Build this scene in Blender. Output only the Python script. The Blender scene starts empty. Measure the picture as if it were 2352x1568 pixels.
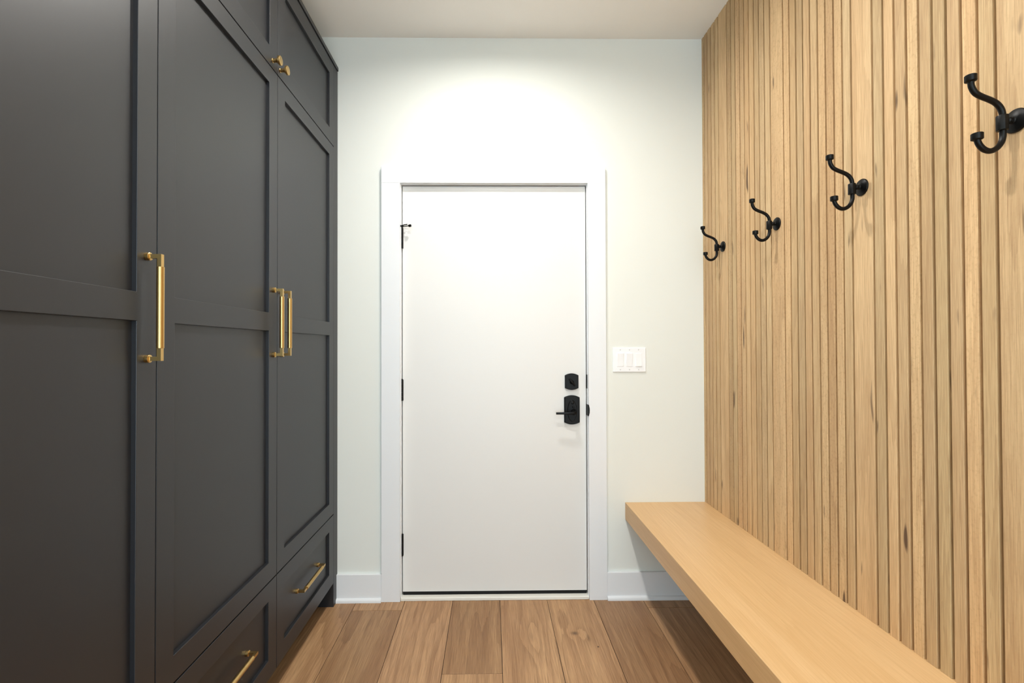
import bpy, bmesh, math, random
from mathutils import Vector, Matrix

random.seed(7)
scene = bpy.context.scene
COL = scene.collection

# ------------------------------------------------------------------ camera
W, HPX = 2352, 1568
F_PX, CX, CY = 1086.57931, 1141.33765, 787.05673
YAW, PITCH, ROLL, CAM_H = 0.01291, 0.01026, -0.00271, 1.25375
fw = Vector((math.sin(YAW) * math.cos(PITCH), math.cos(YAW) * math.cos(PITCH), math.sin(PITCH)))
rt = Vector((math.cos(YAW), -math.sin(YAW), 0))
up = rt.cross(fw)
cr, sr = math.cos(ROLL), math.sin(ROLL)
r2, u2 = cr * rt + sr * up, -sr * rt + cr * up
cam_data = bpy.data.cameras.new('camera')
cam = bpy.data.objects.new('camera', cam_data)
COL.objects.link(cam)
cam.matrix_world = Matrix(((r2.x, u2.x, -fw.x, 0), (r2.y, u2.y, -fw.y, 0), (r2.z, u2.z, -fw.z, CAM_H), (0, 0, 0, 1)))
cam_data.sensor_width = 36.0
cam_data.lens = F_PX / W * 36.0
cam_data.shift_x = (W / 2 - CX) / W
cam_data.shift_y = (CY - HPX / 2) / W
cam_data.clip_start = 0.02
scene.camera = cam

# ------------------------------------------------------------------ world: daylight of the rooms behind the open end
world = bpy.data.worlds.new('world')
scene.world = world
world.use_nodes = True
bg = world.node_tree.nodes['Background']
bg.inputs['Color'].default_value = (0.70, 0.875, 1.0, 1)
bg.inputs['Strength'].default_value = 4.0

LAMP_POWER = 415.0
LAMP_COLOR = (1.0, 0.975, 0.925)
LAMPS = [(0.01, 1.67), (0.01, 0.80), (0.01, -0.94)]

vs = scene.view_settings
vs.view_transform = 'Standard'
vs.look = 'None'
vs.gamma = 1.0
vs.use_curve_mapping = False
vs.exposure = 0.55
scene.cycles.use_light_tree = False
scene.cycles.max_bounces = 5
scene.cycles.glossy_bounces = 3
scene.cycles.transmission_bounces = 0
scene.cycles.transparent_max_bounces = 2
scene.cycles.caustics_reflective = False
scene.cycles.caustics_refractive = False

# ------------------------------------------------------------------ dimensions (metres; x right, y away, z up)
D = 2.3717        # back wall
XL = -0.7644      # cabinet fronts
XR = 1.0736       # slat faces
XW = XR + 0.016   # drywall behind the slats
XA = -1.372       # wall behind the cabinets
CEIL = 2.815
YREAR = -3.0


# ------------------------------------------------------------------ material helpers
def lin(c):
    return tuple((v / 255 / 12.92) if v / 255 <= 0.04045 else ((v / 255 + 0.055) / 1.055) ** 2.4 for v in c) + (1.0,)


def new_mat(name):
    m = bpy.data.materials.new(name)
    m.use_nodes = True
    nt = m.node_tree
    return m, nt, nt.nodes['Principled BSDF']


def nd(nt, kind, **kw):
    n = nt.nodes.new(kind)
    for k, v in kw.items():
        setattr(n, k, v)
    return n


def math_node(nt, op, a, b=None, clamp=False):
    n = nd(nt, 'ShaderNodeMath', operation=op)
    n.use_clamp = clamp
    for i, v in enumerate((a, b)):
        if v is None:
            continue
        if isinstance(v, (int, float)):
            n.inputs[i].default_value = v
        else:
            nt.links.new(v, n.inputs[i])
    return n.outputs[0]


def mix_col(nt, fac, a, b, blend='MIX'):
    n = nd(nt, 'ShaderNodeMix', data_type='RGBA', blend_type=blend)
    for sock, v in ((n.inputs[0], fac), (n.inputs[6], a), (n.inputs[7], b)):
        if isinstance(v, (int, float)):
            sock.default_value = v
        elif isinstance(v, tuple):
            sock.default_value = v
        else:
            nt.links.new(v, sock)
    return n.outputs[2]


def paint(name, rgb, rough=0.5, spec=0.5, bump=0.0, bump_scale=300.0, vary=0.02):
    m, nt, bs = new_mat(name)
    geo = nd(nt, 'ShaderNodeNewGeometry')
    noi = nd(nt, 'ShaderNodeTexNoise')
    noi.inputs['Scale'].default_value = 2.5
    noi.inputs['Detail'].default_value = 1
    nt.links.new(geo.outputs['Position'], noi.inputs['Vector'])
    c = lin(rgb)
    lo = tuple(v * (1 - vary) for v in c[:3]) + (1,)
    hi = tuple(min(1, v * (1 + vary)) for v in c[:3]) + (1,)
    nt.links.new(mix_col(nt, noi.outputs[0], lo, hi), bs.inputs['Base Color'])
    bs.inputs['Roughness'].default_value = rough
    bs.inputs['Specular IOR Level'].default_value = spec
    if bump:
        n2 = nd(nt, 'ShaderNodeTexNoise')
        n2.inputs['Scale'].default_value = bump_scale
        n2.inputs['Detail'].default_value = 2
        nt.links.new(geo.outputs['Position'], n2.inputs['Vector'])
        b = nd(nt, 'ShaderNodeBump')
        b.inputs['Strength'].default_value = bump
        b.inputs['Distance'].default_value = 0.001
        nt.links.new(n2.outputs[0], b.inputs['Height'])
        nt.links.new(b.outputs[0], bs.inputs['Normal'])
    return m


def metal(name, rgb, rough, metallic=1.0):
    m, nt, bs = new_mat(name)
    geo = nd(nt, 'ShaderNodeNewGeometry')
    noi = nd(nt, 'ShaderNodeTexNoise')
    noi.inputs['Scale'].default_value = 180
    nt.links.new(geo.outputs['Position'], noi.inputs['Vector'])
    bs.inputs['Base Color'].default_value = lin(rgb)
    bs.inputs['Metallic'].default_value = metallic
    mr = nd(nt, 'ShaderNodeMapRange')
    mr.inputs['To Min'].default_value = rough * 0.85
    mr.inputs['To Max'].default_value = rough * 1.15
    nt.links.new(noi.outputs[0], mr.inputs['Value'])
    nt.links.new(mr.outputs[0], bs.inputs['Roughness'])
    return m


def wood(name, dark, mid, light, axis, ring_scale=3.0, ring_freq=22.0, ring_amt=0.35, stretch=0.07,
         fibre=160.0, fibre_amt=0.35, tone_amt=0.5, rough=0.45, bump=0.15, knots=(), fleck=0.0, spec=0.4, streak=0.0, warp_amt=0.45):
    """Procedural grain running along one world axis; each piece is shifted by its own random value and tinted by its object colour."""
    m, nt, bs = new_mat(name)
    geo = nd(nt, 'ShaderNodeNewGeometry')
    info = nd(nt, 'ShaderNodeObjectInfo')
    rnd = nd(nt, 'ShaderNodeVectorMath', operation='SCALE')
    rnd.inputs[0].default_value = (11.3, 7.7, 17.1)
    nt.links.new(info.outputs['Random'], rnd.inputs['Scale'])
    pos = nd(nt, 'ShaderNodeVectorMath', operation='ADD')
    nt.links.new(geo.outputs['Position'], pos.inputs[0])
    nt.links.new(rnd.outputs[0], pos.inputs[1])

    def mapped(sc, st):
        mp = nd(nt, 'ShaderNodeMapping')
        s = [sc, sc, sc]
        s['xyz'.index(axis)] = sc * st
        mp.inputs['Scale'].default_value = s
        nt.links.new(pos.outputs[0], mp.inputs['Vector'])
        return mp.outputs[0]

    # cathedral rings: contour lines of a stretched soft field
    field = nd(nt, 'ShaderNodeTexNoise')
    field.inputs['Scale'].default_value = 1.0
    field.inputs['Detail'].default_value = 1.5
    field.inputs['Roughness'].default_value = 0.45
    nt.links.new(mapped(ring_scale, stretch * 1.6), field.inputs['Vector'])
    f = field.outputs[0]
    dark_spots = None
    for (kx, ky, rx, ry, push, dk) in knots:
        v = nd(nt, 'ShaderNodeVectorMath', operation='SUBTRACT')
        nt.links.new(geo.outputs['Position'], v.inputs[0])
        v.inputs[1].default_value = (kx, ky, 0)
        s = nd(nt, 'ShaderNodeVectorMath', operation='MULTIPLY')
        nt.links.new(v.outputs[0], s.inputs[0])
        s.inputs[1].default_value = (1 / rx, 1 / ry, 0)
        ln = nd(nt, 'ShaderNodeVectorMath', operation='LENGTH')
        nt.links.new(s.outputs[0], ln.inputs[0])
        wide = math_node(nt, 'MULTIPLY', ln.outputs['Value'], 0.35)
        g = math_node(nt, 'POWER', 2.718, math_node(nt, 'MULTIPLY', math_node(nt, 'MULTIPLY', wide, wide), -1.0))
        f = math_node(nt, 'ADD', f, math_node(nt, 'MULTIPLY', g, push))
        sp = math_node(nt, 'SUBTRACT', 1.0, ln.outputs['Value'], clamp=True)
        sp = math_node(nt, 'MULTIPLY', sp, dk)
        dark_spots = sp if dark_spots is None else math_node(nt, 'MAXIMUM', dark_spots, sp)
    warp = nd(nt, 'ShaderNodeTexNoise')
    warp.inputs['Scale'].default_value = 1.0
    warp.inputs['Detail'].default_value = 2
    nt.links.new(mapped(fibre * 0.25, stretch), warp.inputs['Vector'])
    f2 = math_node(nt, 'ADD', math_node(nt, 'MULTIPLY', f, ring_freq), math_node(nt, 'MULTIPLY', warp.outputs[0], warp_amt))
    saw = math_node(nt, 'FRACT', f2)
    ring = math_node(nt, 'POWER', saw, 2.2)
    # fibres
    fib = nd(nt, 'ShaderNodeTexNoise')
    fib.inputs['Scale'].default_value = 1.0
    fib.inputs['Detail'].default_value = 3
    fib.inputs['Roughness'].default_value = 0.65
    nt.links.new(mapped(fibre, stretch * 0.45), fib.inputs['Vector'])
    fibr = nd(nt, 'ShaderNodeMapRange')
    fibr.inputs['From Min'].default_value = 0.36
    fibr.inputs['From Max'].default_value = 0.66
    nt.links.new(fib.outputs[0], fibr.inputs['Value'])
    # broad tone
    ton = nd(nt, 'ShaderNodeTexNoise')
    ton.inputs['Scale'].default_value = 1.0
    ton.inputs['Detail'].default_value = 2
    nt.links.new(mapped(ring_scale * 3.0, stretch), ton.inputs['Vector'])
    tonr = nd(nt, 'ShaderNodeMapRange')
    tonr.inputs['From Min'].default_value = 0.32
    tonr.inputs['From Max'].default_value = 0.68
    nt.links.new(ton.outputs[0], tonr.inputs['Value'])
    c = mix_col(nt, math_node(nt, 'MULTIPLY', tonr.outputs[0], tone_amt), lin(mid), lin(light))
    c = mix_col(nt, math_node(nt, 'MULTIPLY', ring, ring_amt), c, lin(dark))
    c = mix_col(nt, math_node(nt, 'MULTIPLY', fibr.outputs[0], fibre_amt), c, lin(dark))
    if fleck:
        fl = nd(nt, 'ShaderNodeTexNoise')
        fl.inputs['Scale'].default_value = 1.0
        fl.inputs['Detail'].default_value = 2
        nt.links.new(mapped(140, 0.8), fl.inputs['Vector'])
        flr = nd(nt, 'ShaderNodeMapRange')
        flr.inputs['From Min'].default_value = 0.54
        flr.inputs['From Max'].default_value = 0.64
        nt.links.new(fl.outputs[0], flr.inputs['Value'])
        gate = nd(nt, 'ShaderNodeMapRange')
        gate.inputs['From Min'].default_value = 0.55
        gate.inputs['From Max'].default_value = 0.75
        nt.links.new(info.outputs['Random'], gate.inputs['Value'])
        c = mix_col(nt, math_node(nt, 'MULTIPLY', math_node(nt, 'MULTIPLY', flr.outputs[0], gate.outputs[0]), fleck), c, lin(dark))
    c = mix_col(nt, 1.0, c, info.outputs['Color'], 'MULTIPLY')
    if streak:
        st = nd(nt, 'ShaderNodeTexNoise')
        st.inputs['Scale'].default_value = 1.0
        st.inputs['Detail'].default_value = 1
        nt.links.new(mapped(38, 0.16), st.inputs['Vector'])
        sm = nd(nt, 'ShaderNodeMapRange')
        sm.inputs['From Min'].default_value = 0.715
        sm.inputs['From Max'].default_value = 0.79
        nt.links.new(st.outputs[0], sm.inputs['Value'])
        c = mix_col(nt, math_node(nt, 'MULTIPLY', sm.outputs[0], streak), c, lin((72, 50, 40)))
    if dark_spots is not None:
        c = mix_col(nt, dark_spots, c, lin((62, 42, 28)))
    nt.links.new(c, bs.inputs['Base Color'])
    bs.inputs['Roughness'].default_value = rough
    bs.inputs['Specular IOR Level'].default_value = spec
    if bump:
        b = nd(nt, 'ShaderNodeBump')
        b.inputs['Strength'].default_value = bump
        b.inputs['Distance'].default_value = 0.0006
        nt.links.new(math_node(nt, 'SUBTRACT', 1.0, fibr.outputs[0]), b.inputs['Height'])
        nt.links.new(b.outputs[0], bs.inputs['Normal'])
    return m


M = {}
M['wall'] = paint('wall_paint', (231, 233, 227), 0.75, 0.3, 0, vary=0.008)
M['ceiling'] = paint('ceiling_paint', (248, 246, 242), 0.85, 0.2, 0, vary=0.008)
M['trim'] = paint('trim_paint', (233, 235, 237), 0.38, 0.5, 0, vary=0.006)
M['door'] = paint('door_paint', (228, 227, 224), 0.42, 0.5, 0, vary=0.006)
M['switch'] = paint('switch_plastic', (246, 247, 249), 0.3, 0.5, vary=0.004)
M['screw'] = paint('screw_head_paint', (205, 206, 206), 0.4, 0.5)
M['cab'] = paint('cabinet_paint', (29, 30, 34), 0.42, 0.66, 0, vary=0.03)
M['toe'] = paint('toe_kick_paint', (26, 26, 34), 0.6, 0.3)
M['brass'] = metal('brushed_brass', (206, 172, 112), 0.30)
M['black'] = paint('black_powder_coat', (9, 9, 9), 0.40, 0.2, 0, vary=0.05)
M['sweep'] = paint('black_rubber', (16, 15, 15), 0.7, 0.3)
M['strip'] = paint('gap_strip_dark', (70, 66, 60), 0.7, 0.3)  # dark tone stands in for shade inside the door gaps
M['sill'] = paint('sill_enamel', (236, 234, 226), 0.5, 0.4, vary=0.06)
M['slat'] = wood('oak_slat', (150, 112, 76), (216, 182, 138), (229, 199, 155), 'z', ring_scale=6, ring_freq=9, ring_amt=0.22,
                 stretch=0.05, fibre=420, fibre_amt=0.46, tone_amt=0.8, rough=0.6, bump=0.25, fleck=0.2, spec=0.25, streak=0.85)
M['bench'] = wood('maple_bench', (190, 146, 96), (219, 180, 130), (226, 189, 141), 'y', ring_scale=4, ring_freq=7, ring_amt=0.16,
                  stretch=0.06, fibre=230, fibre_amt=0.30, tone_amt=0.8, rough=0.38, bump=0.05, spec=0.4)
FL = dict(axis='y', ring_scale=5.5, ring_freq=12, ring_amt=0.36, stretch=0.05, fibre=360, fibre_amt=0.5, tone_amt=1.0,
          rough=0.42, bump=0.12, spec=0.35)
FCOL = ((108, 74, 46), (172, 133, 97), (200, 162, 121))
M['plank'] = wood('vinyl_plank', *FCOL, **FL)
M['plank_swirl'] = wood('vinyl_plank_swirled', *FCOL, knots=((0.175, 2.06, 0.014, 0.045, 0.11, 0.22),), **FL)
M['plank_knot'] = wood('vinyl_plank_knotted', *FCOL, knots=((0.365, 2.085, 0.024, 0.018, 0.03, 0.8), (0.418, 2.05, 0.012, 0.032, 0.03, 0.5),
                                                           (0.447, 1.99, 0.005, 0.006, 0.0, 1.6)), **FL)

m, nt, bs = new_mat('lamp_lens')
bs.inputs['Base Color'].default_value = (0.9, 0.9, 0.88, 1)
bs.inputs['Emission Color'].default_value = LAMP_COLOR + (1,)
bs.inputs['Emission Strength'].default_value = LAMP_POWER
M['lens'] = m


# ------------------------------------------------------------------ mesh helpers
def bm_box(bm, x0, x1, y0, y1, z0, z1):
    vsx = [bm.verts.new((x, y, z)) for x in (x0, x1) for y in (y0, y1) for z in (z0, z1)]
    for q in ((0, 1, 3, 2), (4, 6, 7, 5), (0, 4, 5, 1), (2, 3, 7, 6), (0, 2, 6, 4), (1, 5, 7, 3)):
        bm.faces.new([vsx[i] for i in q])
    return vsx


def bm_frame_from(axis):
    a = axis.normalized()
    h = Vector((0, 0, 1)) if abs(a.z) < 0.9 else Vector((1, 0, 0))
    u = a.cross(h).normalized()
    return a, u, a.cross(u).normalized()


def bm_lathe(bm, p0, axis, prof, n=24):
    """prof: list of (distance along axis, radius); radius 0 closes to a point."""
    a, u, v = bm_frame_from(Vector(axis))
    p0 = Vector(p0)
    rings = []
    for d, r in prof:
        c = p0 + a * d
        if r <= 1e-6:
            rings.append([bm.verts.new(c)])
        else:
            rings.append([bm.verts.new(c + (u * math.cos(t) + v * math.sin(t)) * r) for t in (2 * math.pi * k / n for k in range(n))])
    for A, B in zip(rings, rings[1:]):
        for k in range(n):
            k2 = (k + 1) % n
            if len(A) == 1 and len(B) == 1:
                continue
            if len(A) == 1:
                bm.faces.new((A[0], B[k2], B[k]))
            elif len(B) == 1:
                bm.faces.new((A[k], A[k2], B[0]))
            else:
                bm.faces.new((A[k], A[k2], B[k2], B[k]))
    if len(rings[0]) > 1:
        bm.faces.new(list(reversed(rings[0])))
    if len(rings[-1]) > 1:
        bm.faces.new(rings[-1])


def bm_lathe_open(bm, p0, axis, prof, n=24):
    a, u, v = bm_frame_from(Vector(axis))
    p0 = Vector(p0)
    rings = [[bm.verts.new(p0 + a * d + (u * math.cos(t) + v * math.sin(t)) * r) for t in (2 * math.pi * k / n for k in range(n))] for d, r in prof]
    for A, B in zip(rings, rings[1:]):
        for k in range(n):
            bm.faces.new((A[k], A[(k + 1) % n], B[(k + 1) % n], B[k]))


def bm_tube(bm, pts, r, n=14):
    pts = [Vector(p) for p in pts]
    nrm = None
    rings = []
    for i, p in enumerate(pts):
        t = (pts[min(i + 1, len(pts) - 1)] - pts[max(i - 1, 0)]).normalized()
        if nrm is None:
            _, nrm, _ = bm_frame_from(t)
        nrm = (nrm - t * nrm.dot(t)).normalized()
        b = t.cross(nrm)
        rings.append([bm.verts.new(p + (nrm * math.cos(a) + b * math.sin(a)) * r) for a in (2 * math.pi * k / n for k in range(n))])
    for A, B in zip(rings, rings[1:]):
        for k in range(n):
            bm.faces.new((A[k], A[(k + 1) % n], B[(k + 1) % n], B[k]))
    bm.faces.new(list(reversed(rings[0])))
    bm.faces.new(rings[-1])


def bm_prism_y(bm, outline, y0, y1):
    """outline in (x, z), extruded from y0 (front) to y1 (back)."""
    A = [bm.verts.new((x, y0, z)) for x, z in outline]
    B = [bm.verts.new((x, y1, z)) for x, z in outline]
    n = len(A)
    bm.faces.new(A)
    bm.faces.new(list(reversed(B)))
    for k in range(n):
        bm.faces.new((A[k], B[k], B[(k + 1) % n], A[(k + 1) % n]))


def spline(pts, sub=6):
    P = [Vector(p) for p in pts]
    out = []
    for i in range(len(P) - 1):
        p0, p1, p2, p3 = P[max(i - 1, 0)], P[i], P[i + 1], P[min(i + 2, len(P) - 1)]
        for k in range(sub):
            t = k / sub
            out.append(0.5 * ((2 * p1) + (-p0 + p2) * t + (2 * p0 - 5 * p1 + 4 * p2 - p3) * t * t + (-p0 + 3 * p1 - 3 * p2 + p3) * t ** 3))
    out.append(P[-1])
    return out


def finish(bm, name, mat, parent=None, bevel=0.0, seg=2, smooth=None, loc=None):
    """One mesh object; geometry is given in world space and re-centred on its origin."""
    bmesh.ops.recalc_face_normals(bm, faces=bm.faces[:])
    if bevel:
        ed = [e for e in bm.edges if len(e.link_faces) == 2 and e.calc_face_angle(0) > 0.6]
        bmesh.ops.bevel(bm, geom=ed, offset=bevel, segments=seg, affect='EDGES', profile=0.5, clamp_overlap=True)
    if smooth is not None:
        for f in bm.faces:
            f.smooth = True
        for e in bm.edges:
            if len(e.link_faces) == 2 and e.calc_face_angle(0) > smooth:
                e.smooth = False
    if loc is None:
        lo = [min(v.co[i] for v in bm.verts) for i in range(3)]
        hi = [max(v.co[i] for v in bm.verts) for i in range(3)]
        loc = Vector(((lo[0] + hi[0]) / 2, (lo[1] + hi[1]) / 2, lo[2]))
    loc = Vector(loc)
    bmesh.ops.translate(bm, vec=-loc, verts=bm.verts[:])
    me = bpy.data.meshes.new(name)
    bm.to_mesh(me)
    bm.free()
    me.materials.append(M[mat])
    o = bpy.data.objects.new(name, me)
    COL.objects.link(o)
    place(o, loc, parent)
    return o


def world_loc(o):
    v = Vector(o.location)
    while o.parent:
        o = o.parent
        v += Vector(o.location)
    return v


def place(o, loc, parent):
    if parent is not None:
        o.parent = parent
        o.location = Vector(loc) - world_loc(parent)
    else:
        o.location = loc


def box(name, mat, x0, x1, y0, y1, z0, z1, parent=None, bevel=0.0, seg=2):
    bm = bmesh.new()
    bm_box(bm, x0, x1, y0, y1, z0, z1)
    return finish(bm, name, mat, parent, bevel, seg)


def tag(o, label=None, cat=None, group=None, kind=None):
    for k, v in (('label', label), ('category', cat), ('group', group), ('kind', kind)):
        if v:
            o[k] = v
    return o


def thing(name, loc, label, cat, group=None, kind=None):
    o = bpy.data.objects.new(name, None)
    COL.objects.link(o)
    o.location = loc
    o.empty_display_size = 0.05
    return tag(o, label, cat, group, kind)


# ------------------------------------------------------------------ floor of individual planks
floor = box('floor', 'toe', XA, XW + 0.06, YREAR, D + 0.12, -0.06, -0.004)
tag(floor, 'oak-look plank floor running toward the white door', None, None, 'structure')
JX = [-1.372, -1.139, -0.9035, -0.667, -0.4295, -0.192, 0.0422, 0.2762, 0.5075, 0.752, 0.9885, 1.0896]
ENDS = {0: [1.2, -0.6], 1: [2.0, 0.3, -1.5], 2: [1.15, -0.7], 3: [2.2816, 0.45, -1.3], 4: [0.92, -0.8], 5: [1.8343, 0.05, -1.7],
        6: [1.25, -0.5], 7: [0.7, -1.1], 8: [1.55, -0.25], 9: [2.2817, 0.5, -1.4], 10: [1.05, -0.7]}
TONE = {(2, 0): (1.0, .98, .96), (3, 0): (1.0, .97, .95), (3, 1): (.80, .76, .72), (4, 0): (1.02, .98, .97), (5, 0): (.84, .80, .75),
        (5, 1): (1.06, 1.04, 1.0), (6, 0): (1.06, 1.03, 1.0), (7, 0): (1.12, 1.10, 1.06), (8, 0): (.78, .73, .69), (9, 0): (.95, .92, .88), (9, 1): (1.0, .98, .96)}
for i in range(len(JX) - 1):
    ys = [D + 0.02] + ENDS[i] + [YREAR]
    for k in range(len(ys) - 1):
        g = 0.0009
        mat = 'plank_swirl' if (i, k) == (6, 0) else 'plank_knot' if (i, k) == (7, 0) else 'plank'
        pl = box('plank', mat, JX[i] + g, JX[i + 1] - g, ys[k + 1] + g, ys[k] - g, -0.004, 0.0, floor, 0.0008, 1)
        t = TONE.get((i, k))
        if t is None:
            b = random.uniform(0.86, 1.1)
            t = (b, b * 0.98, b * 0.96)
        pl.color = t + (1,)

# ------------------------------------------------------------------ shell
bm = bmesh.new()
HOLE = 0.062
cuts = sorted(ly for _, ly in LAMPS)
edges = [YREAR] + [v for ly in cuts for v in (ly - HOLE, ly + HOLE)] + [D + 0.12]
for k in range(len(edges) - 1):
    if k % 2 == 0:
        bm_box(bm, XA - 0.1, XW + 0.1, edges[k], edges[k + 1], CEIL, CEIL + 0.1)
    else:
        bm_box(bm, XA - 0.1, LAMPS[0][0] - HOLE, edges[k], edges[k + 1], CEIL, CEIL + 0.1)
        bm_box(bm, LAMPS[0][0] + HOLE, XW + 0.1, edges[k], edges[k + 1], CEIL, CEIL + 0.1)
tag(finish(bm, 'ceiling', 'ceiling'), 'plain off-white ceiling', None, None, 'structure')

JL, JR, JT = -0.4475, 0.4838, 2.0738      # jamb faces
bm = bmesh.new()
bm_box(bm, XA - 0.1, JL - 0.02, D, D + 0.12, 0, CEIL)
bm_box(bm, JR + 0.02, XW + 0.1, D, D + 0.12, 0, CEIL)
bm_box(bm, JL - 0.02, JR + 0.02, D, D + 0.12, JT + 0.02, CEIL)
tag(finish(bm, 'wall_back', 'wall'), 'off-white end wall around the door', None, None, 'structure')
tag(box('wall_left', 'wall', XA - 0.1, XA, YREAR, D, 0, CEIL), 'white wall behind the dark cabinets', None, None, 'structure')
tag(box('wall_left_return', 'wall', XA, XL, YREAR, 0.478, 0, CEIL), 'white wall beside the nearest dark cabinet', None, None, 'structure')
wall_right = tag(box('wall_right', 'wall', XW, XW + 0.1, YREAR, D, 0, CEIL), 'wall clad in vertical oak slats above the bench', None, None, 'structure')

# baseboards with shoe moulding
def baseboard(name, x0, x1, label):
    b = box(name, 'trim', x0, x1, D - 0.0142, D, 0, 0.134, None, 0.0015)
    tag(b, label, None, None, 'structure')
    bm = bmesh.new()
    prof = [(0, 0), (0, 0.019)] + [(-0.012 * math.sin(a), 0.007 + 0.012 * math.cos(a)) for a in (k * math.pi / 12 for k in range(1, 7))] + [(-0.012, 0)]
    A = [bm.verts.new((x0, D - 0.0142 + y, z)) for y, z in prof]
    Bv = [bm.verts.new((x1, D - 0.0142 + y, z)) for y, z in prof]
    bm.faces.new(A)
    bm.faces.new(list(reversed(Bv)))
    for k in range(len(A)):
        bm.faces.new((A[k], Bv[k], Bv[(k + 1) % len(A)], A[(k + 1) % len(A)]))
    finish(bm, 'shoe_moulding', 'trim', b, smooth=0.5)
baseboard('baseboard_left', XL - 0.004, -0.5438, 'short white baseboard between the cabinets and the door casing')
baseboard('baseboard_right', 0.5763, XW, 'white baseboard below the bench, right of the door')

# ------------------------------------------------------------------ slats on the right wall
FAR = [2.3806, 2.3456, 2.3098, 2.2736, 2.2367, 2.1995, 2.1198, 2.0823, 2.0463, 2.0091, 1.9740, 1.9370, 1.9000, 1.8628, 1.8256, 1.7879,
       1.7079, 1.6717, 1.6356, 1.5986, 1.5624, 1.5261, 1.4903, 1.4543, 1.4182, 1.3827, 1.3051, 1.2689, 1.2335, 1.1974, 1.1618, 1.1266,
       1.0910, 1.0557, 1.0193, 0.9830]
y = 0.9830
n = 0
while y > -0.35:
    y -= 0.0790 if n % 10 == 0 else 0.0361
    FAR.append(y)
    n += 1
FAR[0] = D
ZB, ZB2 = 0.4776, 0.3932


def slat_mesh(w):
    bm = bmesh.new()
    bm_box(bm, 0, XW - XR, -w, 0, 0, CEIL - ZB)
    ed = [e for e in bm.edges if abs(e.verts[0].co.z - e.verts[1].co.z) > 1 and e.verts[0].co.x < 1e-6]
    bmesh.ops.bevel(bm, geom=ed, offset=0.0009, segments=1, affect='EDGES')
    bmesh.ops.recalc_face_normals(bm, faces=bm.faces[:])
    me = bpy.data.meshes.new('slat')
    bm.to_mesh(me)
    bm.free()
    me.materials.append(M['slat'])
    return me


narrow, wide = slat_mesh(0.0285), slat_mesh(0.0722)
GAP = 0.0077
prev = 0.0
for i in range(len(FAR) - 1):
    w = FAR[i] - FAR[i + 1] - GAP
    me, w0 = (wide, 0.0722) if w > 0.05 else (narrow, 0.0285)
    o = bpy.data.objects.new('slat', me)
    COL.objects.link(o)
    place(o, (XR + random.uniform(-0.0004, 0.0004), FAR[i], ZB), wall_right)
    o.scale = (1, w / w0, 1)
    b = random.uniform(0.84, 1.06)
    r = random.uniform(-0.03, 0.045)
    if w > 0.05:
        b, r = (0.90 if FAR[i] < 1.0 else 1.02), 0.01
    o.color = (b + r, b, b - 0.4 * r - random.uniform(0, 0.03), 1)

# ------------------------------------------------------------------ trim and door
trim = thing('trim_1', (0.016, D, 0), 'flat white casing and jamb framing the door', None, None, 'structure')
CO_L, CO_R, CT = -0.5438, 0.5763, 2.1588
CI_L, CI_R, CIT = -0.4507, 0.4868, 2.0763
box('casing_board', 'trim', CO_L, CI_L, D - 0.018, D, 0, CIT, trim, 0.0012)
box('casing_board', 'trim', CI_R, CO_R, D - 0.018, D, 0, CIT, trim, 0.0012)
box('casing_board', 'trim', CO_L, CO_R, D - 0.018, D, CIT, CT, trim, 0.0012)
jl = box('jamb', 'trim', JL - 0.02, JL, D - 0.001, D + 0.118, 0, JT, trim, 0.0008, 1)
jr = box('jamb', 'trim', JR, JR + 0.02, D - 0.001, D + 0.118, 0, JT, trim, 0.0008, 1)
box('jamb', 'trim', JL - 0.02, JR + 0.02, D - 0.001, D + 0.118, JT, JT + 0.02, trim, 0.0008, 1)
YS = D + 0.015      # face of the slab
for a in ((JL, JL + 0.012, 0.02, JT), (JR - 0.012, JR, 0.02, JT)):
    box('door_stop', 'trim', a[0], a[1], YS + 0.046, YS + 0.07, a[2], a[3], trim)
box('door_stop', 'trim', JL, JR, YS + 0.046, YS + 0.07, JT - 0.012, JT, trim)
box('dark_gap_strip', 'strip', JR - 0.0033, JR, YS + 0.012, YS + 0.046, 0.02, JT, trim)  # added strip darkening the latch-side gap, which otherwise shows the lit stop
box('dark_gap_strip', 'strip', JL, JR, YS + 0.012, YS + 0.046, JT - 0.0035, JT, trim)  # added likewise, to darken the gap above the slab
# strike plates on the latch jamb
bm = bmesh.new()
zc, hh = 0.9405, 0.0275
prof = [(JR - 0.0008, zc - hh), (JR + 0.004, zc - hh)] + [(JR + 0.004 + 0.0042 * math.cos(t), zc + hh * 0.8 * math.sin(t)) for t in (-1.2, -0.6, 0, 0.6, 1.2)] + [(JR + 0.004, zc + hh), (JR - 0.0008, zc + hh)]
bm_prism_y(bm, prof, D - 0.0195, D + 0.03)
tag(finish(bm, 'strike_plate', 'black', jr), 'black curved strike plate at the latch')
box('strike_plate', 'black', JR - 0.0008, JR + 0.0006, D - 0.0016, D + 0.03, 1.048, 1.117, jr)

sill = box('trim_2', 'sill', JL - 0.002, JR + 0.002, D - 0.012, D + 0.115, 0.0, 0.0165, None, 0.003)
tag(sill, 'worn white threshold under the door', None, None, 'structure')

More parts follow.
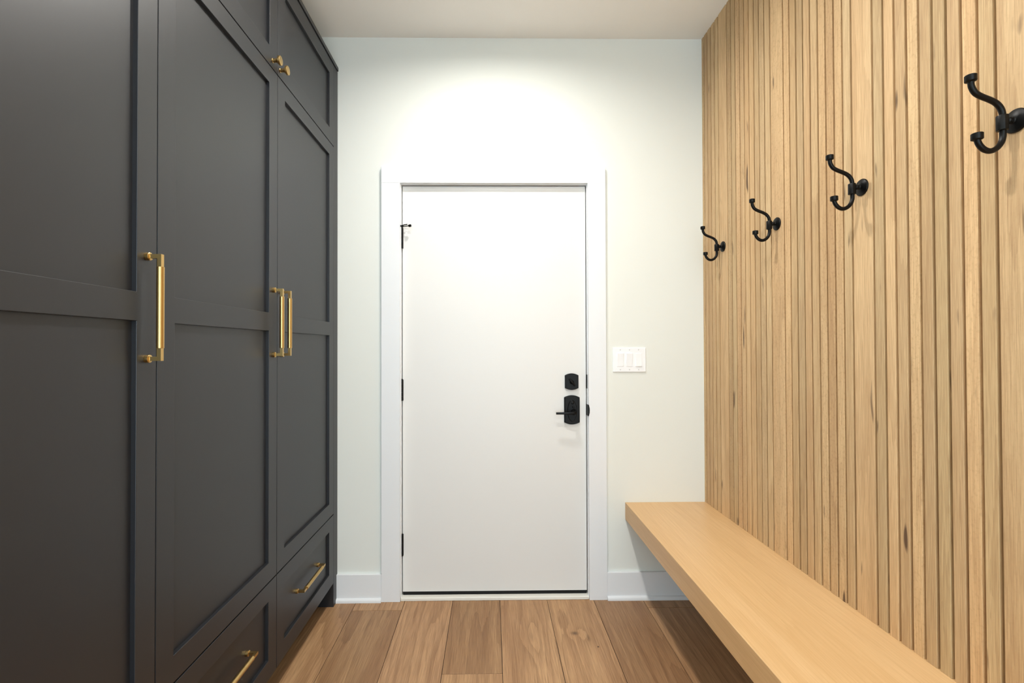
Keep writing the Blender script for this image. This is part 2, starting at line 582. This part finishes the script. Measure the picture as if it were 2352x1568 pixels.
door = thing('door_1', (0.019, D + 0.02, 0.0), 'plain flat white door with black hardware', None, None, 'structure')
SL, SR, SB, ST = -0.4437, 0.4803, 0.0340, 2.0700
slab = box('door_slab', 'door', SL, SR, YS, YS + 0.044, SB, ST, door, 0.0012)
bm = bmesh.new()
nseg = 24
top, bot = [], []
for k in range(nseg + 1):
    x = SL + 0.001 + (SR - SL - 0.002) * k / nseg
    top.append((x, SB + 0.0005))
    bot.append((x, 0.0165 - random.uniform(0, 0.0012)))
bm_prism_y(bm, bot + list(reversed(top)), YS + 0.003, YS + 0.04)
finish(bm, 'door_sweep', 'sweep', door)

HINGE_Z = [(1.755, 1.858), (0.990, 1.0945), (0.216, 0.3225)]
HX = -0.4452
for k, (z0, z1) in enumerate(HINGE_Z):
    bm = bmesh.new()
    n = 5
    for j in range(n):
        a, b = z0 + (z1 - z0) * j / n, z0 + (z1 - z0) * (j + 1) / n
        bm_lathe(bm, (HX, D + 0.0055, a + 0.0003), (0, 0, 1), [(0, 0.0052), (0.0004, 0.0058), (b - a - 0.001, 0.0058), (b - a - 0.0006, 0.0052)], 14)
    h = finish(bm, 'hinge', 'black', door, smooth=0.7)
    bm = bmesh.new()
    bm_lathe(bm, (HX, D + 0.0055, z1 - 0.0005), (0, 0, 1), [(0, 0.0042), (0.002, 0.005), (0.004, 0.0042), (0.0055, 0.0)], 12)
    finish(bm, 'hinge_pin', 'black', h, smooth=0.9)
    bm = bmesh.new()
    bm_box(bm, HX, HX + 0.0022 + 0.0035, YS - 0.0018, YS + 0.001, z0, z1)
    finish(bm, 'hinge_leaf', 'black', h)
    if k == 0:
        zt = z1 + 0.0065
        bm = bmesh.new()
        bm_lathe(bm, (HX, D + 0.0055, zt - 0.004), (0, 0, 1), [(0, 0.006), (0.001, 0.0072), (0.008, 0.0072), (0.009, 0.006)], 16)
        bm_lathe(bm, (HX - 0.004, D + 0.000, zt), (-0.55, -0.8, 0), [(0, 0.003), (0.004, 0.003), (0.004, 0.0055), (0.009, 0.0055), (0.010, 0.004)], 12)
        finish(bm, 'door_stop_collar', 'black', h, smooth=0.6)
        bm = bmesh.new()
        bm_tube(bm, [(HX + 0.004, D + 0.002, zt - 0.0015), (HX + 0.02, D - 0.012, zt - 0.004), (HX + 0.040, D - 0.022, zt - 0.0045)], 0.0022, 10)
        finish(bm, 'door_stop_rod', 'black', h, smooth=0.6)
        bm = bmesh.new()
        bm_lathe(bm, (HX + 0.038, D - 0.021, zt - 0.0045), (0.9, -0.42, 0.04), [(0, 0.004), (0.002, 0.0065), (0.013, 0.0065), (0.014, 0.005)], 14)
        bm_tube(bm, [(HX + 0.002, D - 0.001, zt + 0.003), (HX + 0.016, D - 0.008, zt + 0.0042), (HX + 0.030, D - 0.012, zt + 0.005)], 0.0026, 10)
        finish(bm, 'door_stop_bumper', 'black', h, smooth=0.6)


def arch_plate(x0, x1, z0, z1, sag, corner=0.004, n=14):
    """plate outline with straight sides and bowed top and bottom, (x, z)."""
    xc, hw = (x0 + x1) / 2, (x1 - x0) / 2
    pts = []
    for sgn, zz in ((1, z1), (-1, z0)):
        row = []
        for k in range(n + 1):
            t = -1 + 2 * k / n
            row.append((xc + hw * t, zz - sgn * sag * t * t))
        pts += row if sgn == 1 else list(reversed(row))
    return pts


def plate(name, x0, x1, z0, z1, sag, y0, y1, parent, bev):
    bm = bmesh.new()
    bm_prism_y(bm, arch_plate(x0, x1, z0, z1, sag), y0, y1)
    bmesh.ops.recalc_face_normals(bm, faces=bm.faces[:])
    ed = [e for e in bm.edges if abs(e.verts[0].co.y - y0) < 1e-6 and abs(e.verts[1].co.y - y0) < 1e-6]
    bmesh.ops.bevel(bm, geom=ed, offset=bev, segments=3, affect='EDGES')
    return finish(bm, name, 'black', parent, smooth=0.6)


db = plate('deadbolt', 0.3728, 0.4404, 1.0405, 1.1232, 0.0095, YS - 0.014, YS, door, 0.003)
bm = bmesh.new()
c = Vector((0.4065, YS - 0.013, 1.0795))
bm_lathe(bm, c, (0, -1, 0), [(0, 0.011), (0.004, 0.010), (0.007, 0.006), (0.012, 0.005)], 18)
d = Vector((0.63, 0, -0.78))
bm_tube(bm, [c + Vector((0, -0.013, 0)) - d * 0.021, c + Vector((0, -0.015, 0)) - d * 0.010, c + Vector((0, -0.016, 0)), c + Vector((0, -0.015, 0)) + d * 0.010, c + Vector((0, -0.013, 0)) + d * 0.021], 0.0048, 10)
finish(bm, 'thumb_turn', 'black', db, smooth=0.7)

lk = plate('lever_set', 0.3685, 0.4462, 0.8670, 1.0132, 0.0105, YS - 0.014, YS, door, 0.004)
bm = bmesh.new()
oval = [(0.4075 + 0.0275 * math.cos(t), 0.9365 + 0.0575 * math.sin(t)) for t in (2 * math.pi * k / 32 for k in range(32))]
bm_prism_y(bm, oval, YS - 0.0205, YS - 0.012)
bmesh.ops.recalc_face_normals(bm, faces=bm.faces[:])
ed = [e for e in bm.edges if e.verts[0].co.y < YS - 0.0204 and e.verts[1].co.y < YS - 0.0204]
bmesh.ops.bevel(bm, geom=ed, offset=0.006, segments=3, affect='EDGES')
finish(bm, 'raised_oval', 'black', lk, smooth=0.6)
bm = bmesh.new()
bm_lathe(bm, (0.4085, YS - 0.019, 0.9775), (0, -1, 0), [(0, 0.0085), (0.003, 0.008), (0.0045, 0.005)], 20)
finish(bm, 'turn_button', 'black', lk, smooth=0.7)
bm = bmesh.new()
bm_lathe(bm, (0.4115, YS - 0.019, 0.9555), (0, -1, 0), [(0, 0.0055), (0.008, 0.0050), (0.010, 0.003)], 16)
finish(bm, 'lock_pin', 'black', lk, smooth=0.7)
bm = bmesh.new()
bm_lathe(bm, (0.4145, YS - 0.019, 0.9310), (0, -1, 0), [(0, 0.0155), (0.006, 0.0145), (0.016, 0.010), (0.034, 0.0095), (0.038, 0.0085)], 22)
finish(bm, 'lever_hub', 'black', lk, smooth=0.6)
bm = bmesh.new()
path = [(0.424, YS - 0.052, 0.932, 0.0075), (0.405, YS - 0.055, 0.931, 0.0072), (0.38, YS - 0.055, 0.9295, 0.0060), (0.35, YS - 0.054, 0.929, 0.0054), (0.3215, YS - 0.052, 0.9285, 0.0052)]
ring = [[bm.verts.new((x, yy - dy, z + dz)) for dy, dz in ((-0.005, -hz), (0.005, -hz), (0.005, hz), (-0.005, hz))] for x, yy, z, hz in path]
for A, Bq in zip(ring, ring[1:]):
    for k in range(4):
        bm.faces.new((A[k], A[(k + 1) % 4], Bq[(k + 1) % 4], Bq[k]))
bm.faces.new(list(reversed(ring[0])))
bm.faces.new(ring[-1])
finish(bm, 'lever', 'black', lk, 0.0015, 2, 0.6)

# ------------------------------------------------------------------ light switch
sw = thing('light_switch', (0.6955, D, 1.1295), 'white three-gang wall switch plate beside the door', 'light switch')
box('wall_plate', 'switch', 0.6125, 0.7785, D - 0.0062, D, 1.1300, 1.2525, sw, 0.0030, 3)
for k, xc in enumerate((0.6497, 0.6957, 0.7417)):
    box('rocker_bezel', 'switch', xc - 0.0168, xc + 0.0168, D - 0.0072, D - 0.004, 1.1570, 1.2255, sw, 0.0006, 1)
    bm = bmesh.new()
    hi, lo = (0.0112, 0.0078) if k < 2 else (0.0078, 0.0112)
    vts = [(D - lo, 1.1585), (D - 0.0086, 1.191), (D - hi, 1.2240)]
    A = [bm.verts.new((xc - 0.0152, yy, z)) for yy, z in vts] + [bm.verts.new((xc - 0.0152, D - 0.005, 1.2240)), bm.verts.new((xc - 0.0152, D - 0.005, 1.1585))]
    Bq = [bm.verts.new((v.co.x + 0.0304, v.co.y, v.co.z)) for v in A]
    bm.faces.new(A)
    bm.faces.new(list(reversed(Bq)))
    for j in range(5):
        bm.faces.new((A[j], Bq[j], Bq[(j + 1) % 5], A[(j + 1) % 5]))
    rk = finish(bm, 'rocker', 'switch', sw, 0.0006, 1)
    for z in (1.1418, 1.2410):
        bm = bmesh.new()
        bm_lathe(bm, (xc, D - 0.0060, z), (0, -1, 0), [(0, 0.0030), (0.0006, 0.0028), (0.0009, 0.002)], 12)
        finish(bm, 'screw', 'screw', sw, smooth=0.6)

# ------------------------------------------------------------------ bench
bench = box('bench', 'bench', 0.6713, XW, -0.45, D, ZB2, ZB, None, 0.0018, 2)
tag(bench, 'long floating pale maple bench slab under the oak slat wall', 'bench')

# ------------------------------------------------------------------ coat hooks
HOOK = [(0.0936, 0.0800), (0.0922, 0.0690), (0.0850, 0.0570), (0.0725, 0.0495), (0.0570, 0.0435), (0.0430, 0.0365), (0.0335, 0.0265), (0.0295, 0.0160), (0.0290, 0.0060),
        (0.0290, -0.0100), (0.0290, -0.0230), (0.0292, -0.0340), (0.0332, -0.0460), (0.0428, -0.0570), (0.0560, -0.0622), (0.0690, -0.0585), (0.0785, -0.0485), (0.0822, -0.0385)]


def make_hook(y, z, label, src=None):
    t = thing('coat_hook', (XR, y, z), label, 'coat hook', 'black coat hooks in a row along the slat wall')
    if src:
        for ch in list(src.children):
            c2 = ch.copy()
            COL.objects.link(c2)
            c2.parent = t
        return t
    P = lambda a, b: (XR - a, y, z + b)
    bm = bmesh.new()
    bm_lathe(bm, (XR, y, z), (-1, 0, 0), [(0, 0.0238), (0.0025, 0.0240), (0.0045, 0.0225), (0.0075, 0.0165), (0.0090, 0.0105), (0.0095, 0.0080)], 36)
    finish(bm, 'wall_rosette', 'black', t, smooth=0.35)
    bm = bmesh.new()
    bm_lathe(bm, P(0.008, 0), (-1, 0, 0), [(0, 0.0085), (0.003, 0.0062), (0.006, 0.0058), (0.008, 0.0072), (0.011, 0.0072), (0.013, 0.0058), (0.018, 0.0058)], 20)
    finish(bm, 'stem', 'black', t, smooth=0.5)
    bm = bmesh.new()
    r = 0.0102
    for z0, z1, ra in ((-0.0205, 0.0105, r),):
        ringA = [bm.verts.new((XR - 0.0300 + ra * math.cos(a), y + ra * math.sin(a), z + z0)) for a in (math.pi / 8 + k * math.pi / 4 for k in range(8))]
        ringB = [bm.verts.new((v.co.x, v.co.y, z + z1)) for v in ringA]
        bm.faces.new(list(reversed(ringA)))
        bm.faces.new(ringB)
        for k in range(8):
            bm.faces.new((ringA[k], ringA[(k + 1) % 8], ringB[(k + 1) % 8], ringB[k]))
    finish(bm, 'collar', 'black', t, 0.0016, 2, 0.45)
    bm = bmesh.new()
    bm_tube(bm, spline([P(a, b) for a, b in HOOK], 5), 0.0055, 16)
    finish(bm, 'hook_rod', 'black', t, smooth=0.6)
    for a, b in ((0.0938, 0.0880), (0.0822, -0.0310)):
        bm = bmesh.new()
        bm_lathe(bm, P(a, b - 0.0085), (0, 0, 1), [(-0.001, 0.0062), (0.0, 0.0080), (0.0008, 0.0096), (0.0018, 0.0100), (0.0124, 0.0100), (0.0132, 0.0092), (0.0134, 0.0)], 28)
        finish(bm, 'end_cap', 'black', t, smooth=0.5)
    return t


HZ = 1.7135
h0 = make_hook(0.9465, HZ, 'largest and nearest black coat hook, cut by the right edge of the photo')
make_hook(1.3478, HZ, 'black coat hook second nearest, between the nearest hook and the pair by the door wall', h0)
make_hook(1.7540, HZ + 0.001, 'black coat hook third from the right, second from the door wall', h0)
make_hook(2.1660, HZ + 0.004, 'smallest, farthest black coat hook next to the white end wall', h0)

# ------------------------------------------------------------------ cabinets
YD = [0.4830, 1.0927, 1.7028, 2.3128]
Z0, Z1, Z2, Z3 = 0.1145, 0.4488, 2.2367, 2.6370
G = 0.0015
STILE = 0.0618


def shaker(name, y0, y1, z0, z1, rails, parent, t=0.020, recess=0.011):
    """Frame with one opening per rail gap; rails: list of (z_low, z_high) openings. Each opening gets its own panel."""
    y0, y1, z0, z1 = y0 + G, y1 - G, z0 + 0.0022, z1 - 0.0022
    ys = [y0, y0 + STILE - G, y1 - STILE + G, y1]
    zs = sorted({z0, z1, *[v for r in rails for v in r]})
    holes = set()
    for lo, hi in rails:
        holes.add((1, zs.index(lo)))
    bm = bmesh.new()
    fr = {}
    bk = {}
    for i, yy in enumerate(ys):
        for j, zz in enumerate(zs):
            fr[i, j] = bm.verts.new((XL, yy, zz))
            bk[i, j] = bm.verts.new((XL - t, yy, zz))
    for i in range(3):
        for j in range(len(zs) - 1):
            if (i, j) in holes:
                c = [(i, j), (i + 1, j), (i + 1, j + 1), (i, j + 1)]
                for a, b in zip(c, c[1:] + c[:1]):
                    bm.faces.new((fr[a], fr[b], bk[b], bk[a]))
            else:
                bm.faces.new((fr[i, j], fr[i + 1, j], fr[i + 1, j + 1], fr[i, j + 1]))
                bm.faces.new((bk[i, j], bk[i, j + 1], bk[i + 1, j + 1], bk[i + 1, j]))
    nz = len(zs) - 1
    for i in range(3):
        bm.faces.new((fr[i, 0], bk[i, 0], bk[i + 1, 0], fr[i + 1, 0]))
        bm.faces.new((fr[i, nz], fr[i + 1, nz], bk[i + 1, nz], bk[i, nz]))
    for j in range(nz):
        bm.faces.new((fr[0, j], fr[0, j + 1], bk[0, j + 1], bk[0, j]))
        bm.faces.new((fr[3, j], bk[3, j], bk[3, j + 1], fr[3, j + 1]))
    d = finish(bm, name, 'cab', parent, 0.0010, 2)
    for lo, hi in rails:
        box('panel', 'cab', XL - t + 0.002, XL - recess, ys[1] - 0.004, ys[2] + 0.004, lo - 0.004, hi + 0.004, d)
    return d


def bar_handle(parent, xs, yc, zc, vertical):
    """brass bar pull: round rosettes, square elbows and a thicker round grip; xs is the surface it is screwed to."""
    bm = bmesh.new()
    half, out = 0.1182, 0.031
    def Q(l, o, w=0.0):
        return Vector((xs + o, yc + w, zc + l)) if vertical else Vector((xs + o, yc + l, zc + w))
    ax = Vector((0, 0, 1)) if vertical else Vector((0, 1, 0))
    s = 0.0046
    for sg in (-1, 1):
        lp = sg * (half - s)
        bm_lathe(bm, Q(lp, 0), (1, 0, 0), [(0, 0.0088), (0.0015, 0.0090), (0.0085, 0.0090), (0.0095, 0.0078), (0.0100, 0.0066)], 22)
        pts = []
        for l in (lp - s, lp + s):
            for w in (-s, s):
                pts.append((l, w))
        # post
        a = [bm.verts.new(Q(l, 0.009, w)) for l, w in ((lp - s, -s), (lp + s, -s), (lp + s, s), (lp - s, s))]
        b = [bm.verts.new(Q(l, out - s, w)) for l, w in ((lp - s, -s), (lp + s, -s), (lp + s, s), (lp - s, s))]
        bm.faces.new(a)
        bm.faces.new(list(reversed(b)))
        for k in range(4):
            bm.faces.new((a[k], b[k], b[(k + 1) % 4], a[(k + 1) % 4]))
        # square elbow leg
        l0, l1 = sg * half, sg * 0.089
        a = [bm.verts.new(Q(l0, out + o, w)) for o, w in ((-s, -s), (s, -s), (s, s), (-s, s))]
        b = [bm.verts.new(Q(l1, out + o, w)) for o, w in ((-s, -s), (s, -s), (s, s), (-s, s))]
        bm.faces.new(a)
        bm.faces.new(list(reversed(b)))
        for k in range(4):
            bm.faces.new((a[k], b[k], b[(k + 1) % 4], a[(k + 1) % 4]))
    bm_lathe(bm, Q(-0.0905, out), ax, [(0, 0.0071), (0.0006, 0.0078), (0.1804, 0.0078), (0.1810, 0.0071)], 28)
    bmesh.ops.recalc_face_normals(bm, faces=bm.faces[:])
    return tag(finish(bm, 'handle', 'brass', parent, smooth=0.6), 'brushed brass bar pull')


def knob(parent, yc, zc):
    bm = bmesh.new()
    bm_lathe(bm, (XL, yc, zc), (1, 0, 0), [(0, 0.0078), (0.0012, 0.0080), (0.0020, 0.0070), (0.012, 0.0066), (0.0165, 0.0085), (0.0205, 0.0140), (0.0215, 0.0152), (0.0222, 0.0158),
                                          (0.0282, 0.0158), (0.0292, 0.0150), (0.0296, 0.0130), (0.0292, 0.0)], 32)
    return tag(finish(bm, 'knob', 'brass', parent, smooth=0.5), 'round brass knob')


def column(cab, a, b, handle_y, knob_y):
    box('carcass', 'cab', XA + 0.002, XL - 0.0215, a + 0.0005, b - 0.0005, Z0, Z3, cab)
    d = shaker('tall_door', a, b, Z1, Z2, [(0.5165, 1.3143), (1.3772, 2.1755)], cab)
    bar_handle(d, XL, handle_y, 1.3448, True)
    u = shaker('upper_door', a, b, Z2, Z3, [(2.3050, 2.5665)], cab)
    knob(u, knob_y, 2.2655)
    dr = shaker('drawer', a, b, Z0, Z1, [(0.1832, 0.3850)], cab)
    bar_handle(dr, XL - 0.011, (a + b) / 2 + 0.004, 0.2900, False)
    box('toe_kick', 'toe', XL - 0.115, XL - 0.098, a + 0.0005, b - 0.0005, 0, Z0, cab)


cab1 = thing('tall_cabinet', (XL - 0.3, (YD[1] + D) / 2, 0), 'charcoal shaker cabinet with paired doors and brass pulls, next to the door wall', 'cabinet', 'charcoal built-in cabinets')
column(cab1, YD[1], YD[2], 1.6705, 1.6640)
column(cab1, YD[2], YD[3], 1.7355, 1.7235)
box('end_panel', 'cab', XA + 0.002, XL - 0.0006, YD[3] + 0.0012, D - 0.0005, 0, Z3, cab1, 0.001)
cab0 = thing('tall_cabinet', (XL - 0.3, (YD[0] + YD[1]) / 2, 0), 'nearest charcoal shaker cabinet, single door cut by the left photo edge', 'cabinet', 'charcoal built-in cabinets')
column(cab0, YD[0], YD[1], 1.0590, 0.5150)
crown = box('cabinet_crown', 'cab', XA + 0.002, XL + 0.0035, YD[0], D - 0.0005, Z3 + 0.0035, 2.6590, None, 0.0012)
tag(crown, 'thin charcoal strip capping the tall cabinets under the ceiling', 'crown strip')

# ------------------------------------------------------------------ recessed ceiling lights
NAMES = ['round recessed ceiling light nearest the door wall', 'round recessed ceiling light above the bench and cabinets, middle of the row', 'round recessed ceiling light farthest from the door']
for (lx, ly), lab in zip(LAMPS, NAMES):
    t = thing('recessed_light', (lx, ly, CEIL), lab, 'ceiling light', 'recessed ceiling lights')
    bm = bmesh.new()
    bm_lathe_open(bm, (lx, ly, CEIL), (0, 0, -1), [(0.0, 0.094), (0.003, 0.093), (0.005, 0.082), (0.005, 0.064), (0.0, 0.060), (-0.012, 0.0585)], 40)
    finish(bm, 'trim_ring', 'trim', t, smooth=0.6)
    bm = bmesh.new()
    bm_lathe(bm, (lx, ly, CEIL + 0.014), (0, 0, -1), [(0, 0.0585), (0.005, 0.0575), (0.008, 0.040), (0.010, 0.02), (0.0104, 0.0)], 40)
    finish(bm, 'lens', 'lens', t, smooth=0.6)
